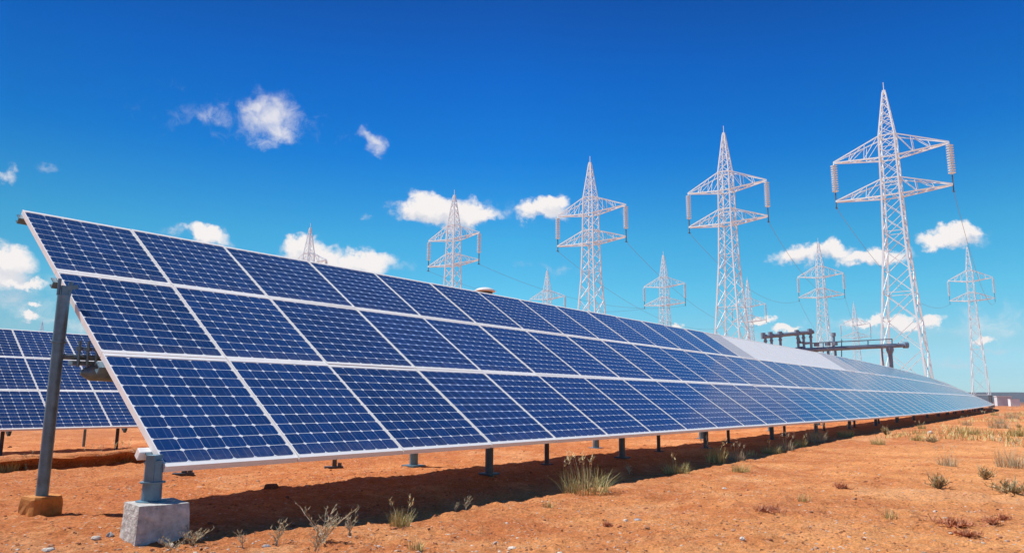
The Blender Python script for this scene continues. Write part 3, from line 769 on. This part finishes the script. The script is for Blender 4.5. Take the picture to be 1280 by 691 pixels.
for a in [
 (732, 616, 'big', GT, 'largest yellow-green grass tuft at the edge of the shadow below the middle panels', 'grass', 1.15),
 (845, 592, 'green2', GT, 'wide low yellow-green tuft on the shadow edge, right of the largest tuft', 'grass', 1.2),
 (895, 579, 'green3', GT, 'bushy upright green tuft on the shadow edge below a post', 'grass', 1.35),
 (921, 575, 'dry1', GT, 'straw tuft between the bushy upright tuft and the next weeds', 'grass', .95),
 (926, 592, 'green1', GT, 'round green tuft alone on the lit sand just out of the shadow', 'grass', 1.0),
 (939, 570, 'tiny', GT, 'thin little tuft beside the straw tuft on the shadow edge', 'grass', 1.6),
 (964, 567, 'green2', GT, 'first tuft of the dense clump along the shadow edge', 'grass', 1.1),
 (982, 562, 'dry1', GT, 'second straw tuft in the dense clump along the shadow edge', 'grass', 1.1),
 (1000, 558, 'green3', GT, 'upright green tuft at the end of the dense shadow edge clump', 'grass', 1.1),
 (1020, 553, 'dry2', GT, 'large straw tuft on the shadow edge past the dense clump', 'grass', 1.15),
 (1058, 545, 'green2', GT, 'green tuft on the shadow edge under the far posts', 'grass', 1.3),
 (1097, 555, 'green1', GT, 'flat green tuft alone on the sand below the far posts', 'grass', 1.2),
 (1020, 545, 'green1', GT, 'small green tuft against the shadow behind the large straw tuft', 'grass', 1.2),
 (1165, 553, 'scrub2', 'scrub', 'grey dry shrub beside pale stones on the right sand', 'shrub', 1.3),
 (1146, 551, 'green1', GT, 'faint green tuft left of the grey dry shrub with pale stones', 'grass', 1.1),
 (1185, 583, 'dry1', GT, 'spiky straw tuft alone in the middle of the right sand', 'grass', .95),
 (1172, 611, 'scrub1', 'scrub', 'grey-green scrub plant below the spiky straw tuft', 'shrub', 1.15),
 (1232, 600, 'scrub1', 'scrub', 'dark grey-green scrub plant near the right edge', 'shrub', 1.05),
 (1265, 617, 'scrub2', 'scrub', 'wide olive scrub at the right edge, nearest there', 'shrub', 1.35),
 (1265, 583, 'dry2', GT, 'tall pale straw tuft at the right edge', 'grass', 1.1),
 (1211, 541, 'green2', GT, 'yellow-green tuft out on the far right plain', 'grass', 1.7),
 (1271, 545, 'green3', GT, 'green-grey tuft at the right edge of the far plain', 'grass', 1.5),
 (1005, 628, 'tiny', GT, 'tiny green tuft alone on the open sand right of centre', 'grass', 1.05),
 (1112, 649, 'tiny', GT, 'tiny bluish green tuft alone near the bottom right', 'grass', 1.1),
 (685, 636, 'tiny', GT, 'tiny grey-green tuft below left of the largest tuft', 'grass', 1.0),
 (760, 656, 'red2', 'low_weed', 'flat pale weed on the sand below the largest tuft', 'weed', .7),
 (787, 594, 'stalk2', 'dry_weed', 'small dry stalk standing in the shadow right of the largest tuft', 'weed', .75),
 (402, 677, 'stalk1', 'dry_weed', 'branching pale dry weed standing against the shadow, tallest of the left ones', 'weed', .82),
 (345, 681, 'stalk2', 'dry_weed', 'small dry weed left of the tallest branching weed', 'weed', .9),
 (303, 684, 'stalk2', 'dry_weed', 'thin low dry weed near the concrete block', 'weed', .6),
 (438, 668, 'stalk3', 'dry_weed', 'leaning dry weed right of the tallest branching weed', 'weed', .75),
 (500, 655, 'green3', GT, 'small green and straw tuft on the shadow edge left of centre', 'grass', .75),
 (582, 639, 'stalk2', 'dry_weed', 'small dry weed on the shadow edge below the thick middle post', 'weed', .7),
 (569, 641, 'stalk2', 'dry_weed', 'lowest little dry weed on the shadow edge in the middle', 'weed', .45),
 (520, 687, 'tiny', GT, 'green tuft cut by the bottom edge among pale pebbles', 'grass', 1.0),
 (240, 680, 'roots', 'dry_weed', 'tangled pale dry roots at the foot of the concrete block', 'weed', .62),
 (215, 690, 'roots', 'dry_weed', 'second tangle of dry roots before the concrete block', 'weed', .5),
 (395, 690, 'stalk2', 'dry_weed', 'thin dry stalk cut by the bottom edge', 'weed', .8),
 (148, 577, 'green2', GT, 'dull tuft at the foot of the added shade bank beside the short post', 'grass', 1.3),
 (117, 580, 'dry1', GT, 'straw tuft at the foot of the added shade bank right of the pole', 'grass', .9),
 (33, 586, 'stalk3', 'dry_weed', 'dry weed at the foot of the added shade bank left of the pole', 'weed', .9),
 (8, 589, 'green1', GT, 'green tuft at the foot of the added shade bank at the left edge', 'grass', 1.1),
 (1195, 658, 'red1', 'low_weed', 'flat red-brown weed near the bottom right', 'weed', 1.0),
 (1240, 655, 'red2', 'low_weed', 'small brown weed right of the flat red-brown one', 'weed', .9),
 (1255, 650, 'red2', 'low_weed', 'small round brown weed next to the right edge', 'weed', .8),
 (960, 640, 'red1', 'low_weed', 'flat reddish weed on the open sand below the tiny lone tuft', 'weed', .9),
 (1052, 612, 'red2', 'low_weed', 'small reddish weed in the middle of the right sand', 'weed', 1.2),
 (1210, 668, 'red1', 'low_weed', 'red-brown weed with pale chips near the bottom right corner', 'weed', .7),
]: plant(*a)
# many small look-alike tufts out on the plain
kinds = ['green1', 'green2', 'green3', 'dry1', 'dry2', 'scrub1', 'scrub2', 'green1', 'dry1']
for i in range(95):
    if i < 70:
        u = random.uniform(14, 75); n = .4+abs(random.gauss(0, 1))*(3+u*.14)
    else:
        u = random.uniform(10, 40); n = random.uniform(2, 22)
    p = O2+u*DD+n*NN; z = hz(*p); k = random.choice(kinds)
    o = link('grass_tuft' if 'scrub' not in k else 'scrub', TM[k]); s = random.uniform(.8, 1.9)
    o.location = (p[0], p[1], z); o.rotation_euler = (0, 0, random.uniform(0, 6.28)); o.scale = (s*1.15, s*1.15, s)
    tag(o, 'small scattered tuft on the distant plain at the right, one of many alike', 'grass', 'scattered tufts on the far plain')
# ground cover of thin dry grass far right
def ground_cover():
    random.seed(5); b = MB()
    for i in range(9000):
        u = 13+80*random.random()**1.4; n = .7+abs(random.gauss(0, 1))*(2+u*.25)
        cx = float(vnoise(u*.5, n*.5))
        if cx < .06-(u-13)*.009: continue
        p = O2+u*DD+n*NN; x, y = p[0], p[1]; z = hz(x, y)
        for q in range(3): blade(b, x+random.gauss(0, .06), y+random.gauss(0, .06), z-.01, random.uniform(.05, .17), random.uniform(.2, .9), random.uniform(0, 6.28), .012+.0003*u, min(1, max(0, random.gauss(.55, .25))), 1)
    o = b.obj('dry_grass', M['grass'], tone=True); tag(o, 'thin dry grass covering the far plain right of the panels', 'grass', kind='stuff')
ground_cover()

# ------------------------------------------------------------------ stones
_ico = None
def pebbles():
    g = np.random.default_rng(11)
    base = np.array([(-1,-1,-.6),(1,-1,-.6),(1,1,-.6),(-1,1,-.6),(-.7,-.7,.6),(.7,-.7,.6),(.7,.7,.6),(-.7,.7,.6),(0,0,.85),(-1.15,0,0),(1.15,0,0),(0,-1.15,0),(0,1.15,0)])
    faces = [(4,5,8),(5,6,8),(6,7,8),(7,4,8),(0,11,9),(11,4,9),(4,7,9),(7,3,9),(3,0,9)][:4]+[(0,11,4),(0,4,9),(9,4,7),(9,7,3),(3,7,12),(12,7,6),(12,6,2),(2,6,10),(10,6,5),(10,5,1),(1,5,11),(11,5,4)]
    V = []; F = []; T = []
    def one(x, y, s, tone):
        v = base*(1+g.normal(0, .17, base.shape)); v = v*s*np.array([1, g.uniform(.6, 1), g.uniform(.4, .8)])
        a = g.uniform(0, 6.28); c, q = math.cos(a), math.sin(a)
        w = np.stack([v[:,0]*c-v[:,1]*q+x, v[:,0]*q+v[:,1]*c+y, v[:,2]+hz(x, y)+s*.1], -1); o = len(V)*13
        V.append(w); F.extend([tuple(i+o for i in f) for f in faces]); T.extend([tone]*13)
    for i in range(6500):
        r_ = 2.6*math.exp(g.uniform(0, 2.2)); a = g.uniform(-.72, .72); x, y = r_*math.sin(a), r_*math.cos(a)
        s = .0034*math.exp(abs(g.normal(0, .55)))*(.8+r_*.05); t = g.uniform(0, .45) if g.random() < .93 else g.uniform(.5, 1)
        one(x, y, s, t)
    for cx, cy, n, sp in ((590, 684, 240, .38), (640, 676, 40, .2), (450, 668, 40, .25), (210, 690, 200, .35), (60, 686, 140, .45), (800, 640, 50, .35), (790, 628, 40, .3), (1030, 588, 70, .5), (1235, 672, 60, .2), (690, 615, 30, .3), (1140, 560, 90, .7), (1000, 655, 110, .5), (860, 670, 110, .45), (1180, 630, 90, .6), (750, 650, 60, .35), (930, 610, 70, .5), (1100, 660, 60, .35), (1240, 640, 60, .4), (300, 600, 90, .5), (120, 600, 120, .7), (200, 605, 80, .4), (530, 650, 40, .3), (1090, 690, 40, .2)):
        p = ground_at(cx, cy)
        for k in range(n): one(p[0]+g.normal(0, sp), p[1]+g.normal(0, sp*.7), .0036*math.exp(abs(g.normal(0, .5))), g.uniform(.3, 1))
    b = MB(); b.v = [tuple(p) for p in np.vstack(V)]; b.f = F; b.mi = [0]*len(F); b.tone = T
    o = b.obj('pebbles', M['stones'], tone=True); tag(o, 'loose pebbles and soil crumbs strewn over the orange ground', 'pebbles', kind='stuff')
pebbles()
def stone(px, py, s, mt, label, flat=.6):
    p = ground_at(px, py); z = hz(*p); b = MB(); s *= .7; n1, n2 = 7, 12; vs = [(0, 0, -s*flat*.6)]; sd = px*.37
    for i in range(1, n1):
        t = math.pi*i/n1
        for k in range(n2):
            a = 2*math.pi*k/n2; q = 1+.45*float(vnoise(math.cos(a)*1.6+sd, math.sin(a)*1.6+math.cos(t)*1.7+sd))
            vs.append((s*q*math.sin(t)*math.cos(a), s*.75*q*math.sin(t)*math.sin(a), -s*flat*q*math.cos(t)))
    vs.append((0, 0, s*flat*.9)); fs = [(0, 1+(k+1) % n2, 1+k) for k in range(n2)]
    for i in range(n1-2): fs += [(1+i*n2+k, 1+i*n2+(k+1) % n2, 1+(i+1)*n2+(k+1) % n2, 1+(i+1)*n2+k) for k in range(n2)]
    L = len(vs)-1; fs += [(L, 1+(n1-2)*n2+k, 1+(n1-2)*n2+(k+1) % n2) for k in range(n2)]
    b.add(vs, fs); o = b.obj('stone', mt); o.location = (p[0], p[1], z+s*flat*.2); o.rotation_euler = (0, 0, px); tag(o, label, 'stone')
for a in [(797, 641, .045, M['greystone'], 'flat grey stone on the sand below the largest grass tuft', .35), (333, 682, .035, M['greystone'], 'grey-green stone before the shadow near the left dry weeds', .6),
          (137, 671, .04, M['greystone'], 'dark grey stone at the left foot of the concrete block', .7), (120, 676, .035, M['palestone'], 'white stone left of the concrete block', .6),
          (60, 689, .045, M['palestone'], 'pale stone at the bottom left edge', .5), (27, 636, .03, M['palestone'], 'pale chip left of the ochre footing', .9),
          (905, 600, .035, M['palestone'], 'white stone alone on the sand below the bushy tufts', .6), (690, 600, .0, M['palestone'], '', .5),
          (1163, 545, .11, M['palestone'], 'pale boulder behind the grey dry shrub on the right sand', .8), (640, 679, .035, M['palestone'], 'whitish stone by the gravel patch at the bottom edge', .4),
          (700, 686, .03, M['palestone'], 'small white stone right of the gravel patch at the bottom', .6), (928, 680, .03, M['palestone'], 'small white stone at the bottom right of centre', .6)]:
    if a[2] > 0: stone(*a)

# ------------------------------------------------------------------ haze
def haze():
    b = MB(); b.box(-5200, 5200, -5200, 5200, -12, 75)
    mt = bpy.data.materials.new('thin_haze'); mt.use_nodes = True; nt = mt.node_tree; nt.nodes.clear()
    out = nt.nodes.new('ShaderNodeOutputMaterial'); vol = nt.nodes.new('ShaderNodeVolumePrincipled')
    vol.inputs['Color'].default_value = (.80, .88, 1, 1); vol.inputs['Density'].default_value = HAZE; vol.inputs['Anisotropy'].default_value = 0
    nt.links.new(vol.outputs[0], out.inputs['Volume'])
    o = b.obj('haze', mt); tag(o, kind='stuff')
    mt.volume_intersection_method = 'FAST' if hasattr(mt, 'volume_intersection_method') else None
HAZE = .00006
haze()

# ------------------------------------------------------------------ sun, sky and clouds
sv = Vector((-.25*DD[0]-.61*NN[0], -.25*DD[1]-.61*NN[1], 1)).normalized()
EL = math.asin(sv.z); AZ = math.atan2(sv.x, sv.y)
sun = bpy.data.lights.new('sun', 'SUN'); sun.energy = 5.0; sun.angle = R(.53); sun.color = (1, .965, .91)
so = bpy.data.objects.new('sun', sun); COL.objects.link(so); so.rotation_euler = sv.to_track_quat('Z', 'Y').to_euler(); so.location = (0, 0, 60)
W = bpy.data.worlds.new('World'); sc.world = W; W.use_nodes = True; nt = W.node_tree; g = NB(nt)
bg = nt.nodes['Background']; STR = .103; bg.inputs['Strength'].default_value = STR
sky = nt.nodes.new('ShaderNodeTexSky'); sky.sky_type = 'NISHITA'; sky.sun_disc = False; sky.sun_elevation = EL; sky.sun_rotation = AZ
sky.altitude = 900; sky.air_density = 1.0; sky.dust_density = .35; sky.ozone_density = 2.2
DV = nt.nodes.new('ShaderNodeTexCoord').outputs['Generated']
sp = nt.nodes.new('ShaderNodeSeparateXYZ'); nt.links.new(DV, sp.inputs[0])
el = g.m('ARCSINE', sp.outputs[2]); az = g.m('ARCTAN2', sp.outputs[0], sp.outputs[1])
hs = nt.nodes.new('ShaderNodeHueSaturation'); hs.inputs['Saturation'].default_value = 1.32; hs.inputs['Value'].default_value = 1.0
nt.links.new(sky.outputs[0], hs.inputs['Color'])
# tint of the clear air from the horizon up
rp = nt.nodes.new('ShaderNodeValToRGB'); nt.links.new(g.rng(el, 0, R(90)), rp.inputs[0])
SKYR = [(0.0, (0.599, 0.949, 1.353)), (0.01012, (0.599, 0.949, 1.353)), (0.01808, (0.601, 0.895, 1.223)), (0.04824, (0.742, 1.01, 1.045)), (0.08764, (0.594, 1.232, 1.145)), (0.13596, (0.458, 1.245, 1.191)), (0.20648, (0.121, 0.883, 1.266)), (0.27344, (0.08, 0.699, 1.215)), (0.33372, (0.114, 0.514, 0.953)), (0.45, (0.28, 0.58, 0.85)), (0.6, (0.55, 0.62, 0.66)), (1.0, (0.62, 0.62, 0.62))]
e = rp.color_ramp.elements
while len(e) < len(SKYR): e.new(.5)
for q, (p, c) in zip(e, SKYR): q.position = p; q.color = (*c, 1)
mul = nt.nodes.new('ShaderNodeMix'); mul.data_type = 'RGBA'; mul.blend_type = 'MULTIPLY'; mul.inputs[0].default_value = 1
nt.links.new(hs.outputs[0], mul.inputs[6]); nt.links.new(rp.outputs[0], mul.inputs[7]); skyc = g.vec('SCALE', mul.outputs[2], scale=g.rng(az, R(-36), R(0), .66, 1)).outputs[0]
cv = nt.nodes.new('ShaderNodeCombineXYZ'); nt.links.new(az, cv.inputs[0]); nt.links.new(el, cv.inputs[1]); P0 = cv.outputs[0]
n1 = g.noise(P0, 22, 6, .6); n2 = g.noise(P0, 60, 6, .62)
warp = g.vec('SCALE', g.vec('SUBTRACT', n1.outputs['Color'], (.5, .5, .5)).outputs[0], scale=.055).outputs[0]
warp2 = g.vec('SCALE', g.vec('SUBTRACT', n2.outputs['Color'], (.5, .5, .5)).outputs[0], scale=.020).outputs[0]
PW = g.vec('ADD', g.vec('ADD', P0, warp).outputs[0], warp2).outputs[0]
def azel(px, py):
    d = ray(px, py); d = d/np.linalg.norm(d); return math.atan2(d[0], d[1]), math.asin(d[2])
def field(blobs, shift=0.0):
    acc = None
    for (px, py, wx, wy, op) in blobs:
        a, e_ = azel(px, py); a1, _ = azel(px+1, py); _, e1 = azel(px, py-1)
        s = g.vec('SUBTRACT', PW, (a, e_+shift, 0)).outputs[0]
        s = g.vec('MULTIPLY', s, (1/(wx*abs(a1-a)), 1/(wy*abs(e1-e_)), 0)).outputs[0]
        v = g.m('MULTIPLY', g.m('SUBTRACT', 1.0, g.vec('LENGTH', s).outputs['Value']), op)
        acc = v if acc is None else g.m('MAXIMUM', acc, v)
    return acc
SOLID = [(552, 266, 72, 22, 1), (530, 262, 40, 20, 1), (590, 268, 38, 14, 1), (676, 266, 40, 16, .9), (690, 256, 22, 13, .9), (262, 294, 40, 17, 1), (250, 292, 22, 14, 1),
 (392, 322, 46, 22, 1), (380, 312, 26, 20, 1), (455, 324, 42, 17, 1), (420, 330, 50, 14, 1), (5, 325, 55, 26, 1), (-20, 340, 70, 30, 1), (25, 352, 45, 9, .9),
 (1005, 320, 48, 17, 1), (1040, 314, 40, 15, 1), (1090, 321, 60, 14, 1), (1187, 296, 40, 15, 1), (1200, 290, 26, 14, 1), (1130, 404, 42, 12, 1), (1085, 406, 40, 9, .9), (1160, 400, 20, 11, 1),
 (952, 402, 18, 6, .9), (985, 411, 24, 6, .9), (845, 407, 10, 5, .8), (1238, 424, 18, 9, .9), (38, 396, 26, 9, .8), (50, 377, 14, 6, .8), (30, 400, 14, 10, .8)]
WISP = [(338, 150, 50, 38, 1), (322, 136, 28, 20, 1), (352, 165, 34, 20, 1), (268, 145, 44, 17, .36), (330, 180, 26, 12, .55), (300, 150, 80, 18, .16), (465, 176, 20, 16, .85), (6, 217, 18, 10, .8), (55, 214, 14, 6, .35), (620, 262, 30, 12, .45), (1215, 297, 30, 9, .5), (460, 272, 8, 6, .4), (1100, 408, 110, 14, .55), (960, 425, 70, 8, .5), (1230, 405, 60, 26, .5), (1190, 455, 80, 9, .5), (1090, 440, 70, 8, .45), (1255, 440, 40, 7, .5), (20, 372, 70, 44, .55), (90, 405, 60, 12, .5), (480, 330, 40, 8, .5), (210, 290, 16, 9, .5), (780, 262, 14, 6, .22), (700, 335, 60, 6, .25)]
edge = g.m('MULTIPLY', g.m('SUBTRACT', n2.outputs['Fac'], .5), .55)
f1 = field(SOLID); d1 = g.rng(g.m('ADD', f1, edge), -.04, .46, 0, 1, True)
f2 = field(WISP); d2 = g.rng(g.m('ADD', f2, g.m('MULTIPLY', g.m('SUBTRACT', g.noise(P0, 45, 8, .68, .6).outputs['Fac'], .5), 1.35)), -.05, 1.15, 0, .8, True)
dens = g.m('MULTIPLY', g.m('MAXIMUM', d1, d2), g.m('GREATER_THAN', el, 0.0))
f1s = field(SOLID, -.013)
lit = g.rng(g.m('ADD', g.m('SUBTRACT', f1, f1s), g.m('MULTIPLY', g.m('SUBTRACT', n1.outputs['Fac'], .5), .9)), -.50, .22, 0, 1)
cc = g.mix(lit, (.56/STR, .585/STR, .65/STR), (.80/STR, .77/STR, .76/STR))
final = g.mix(dens, skyc, cc)
nt.links.new(final, bg.inputs['Color'])
W.cycles.sampling_method = 'MANUAL'; W.cycles.sample_map_resolution = 512

sc.view_settings.view_transform = 'Standard'; sc.view_settings.look = 'None'; sc.view_settings.exposure = .22; sc.view_settings.gamma = 1
sc.cycles.max_bounces = 6; sc.cycles.diffuse_bounces = 3; sc.cycles.glossy_bounces = 3; sc.cycles.volume_bounces = 0
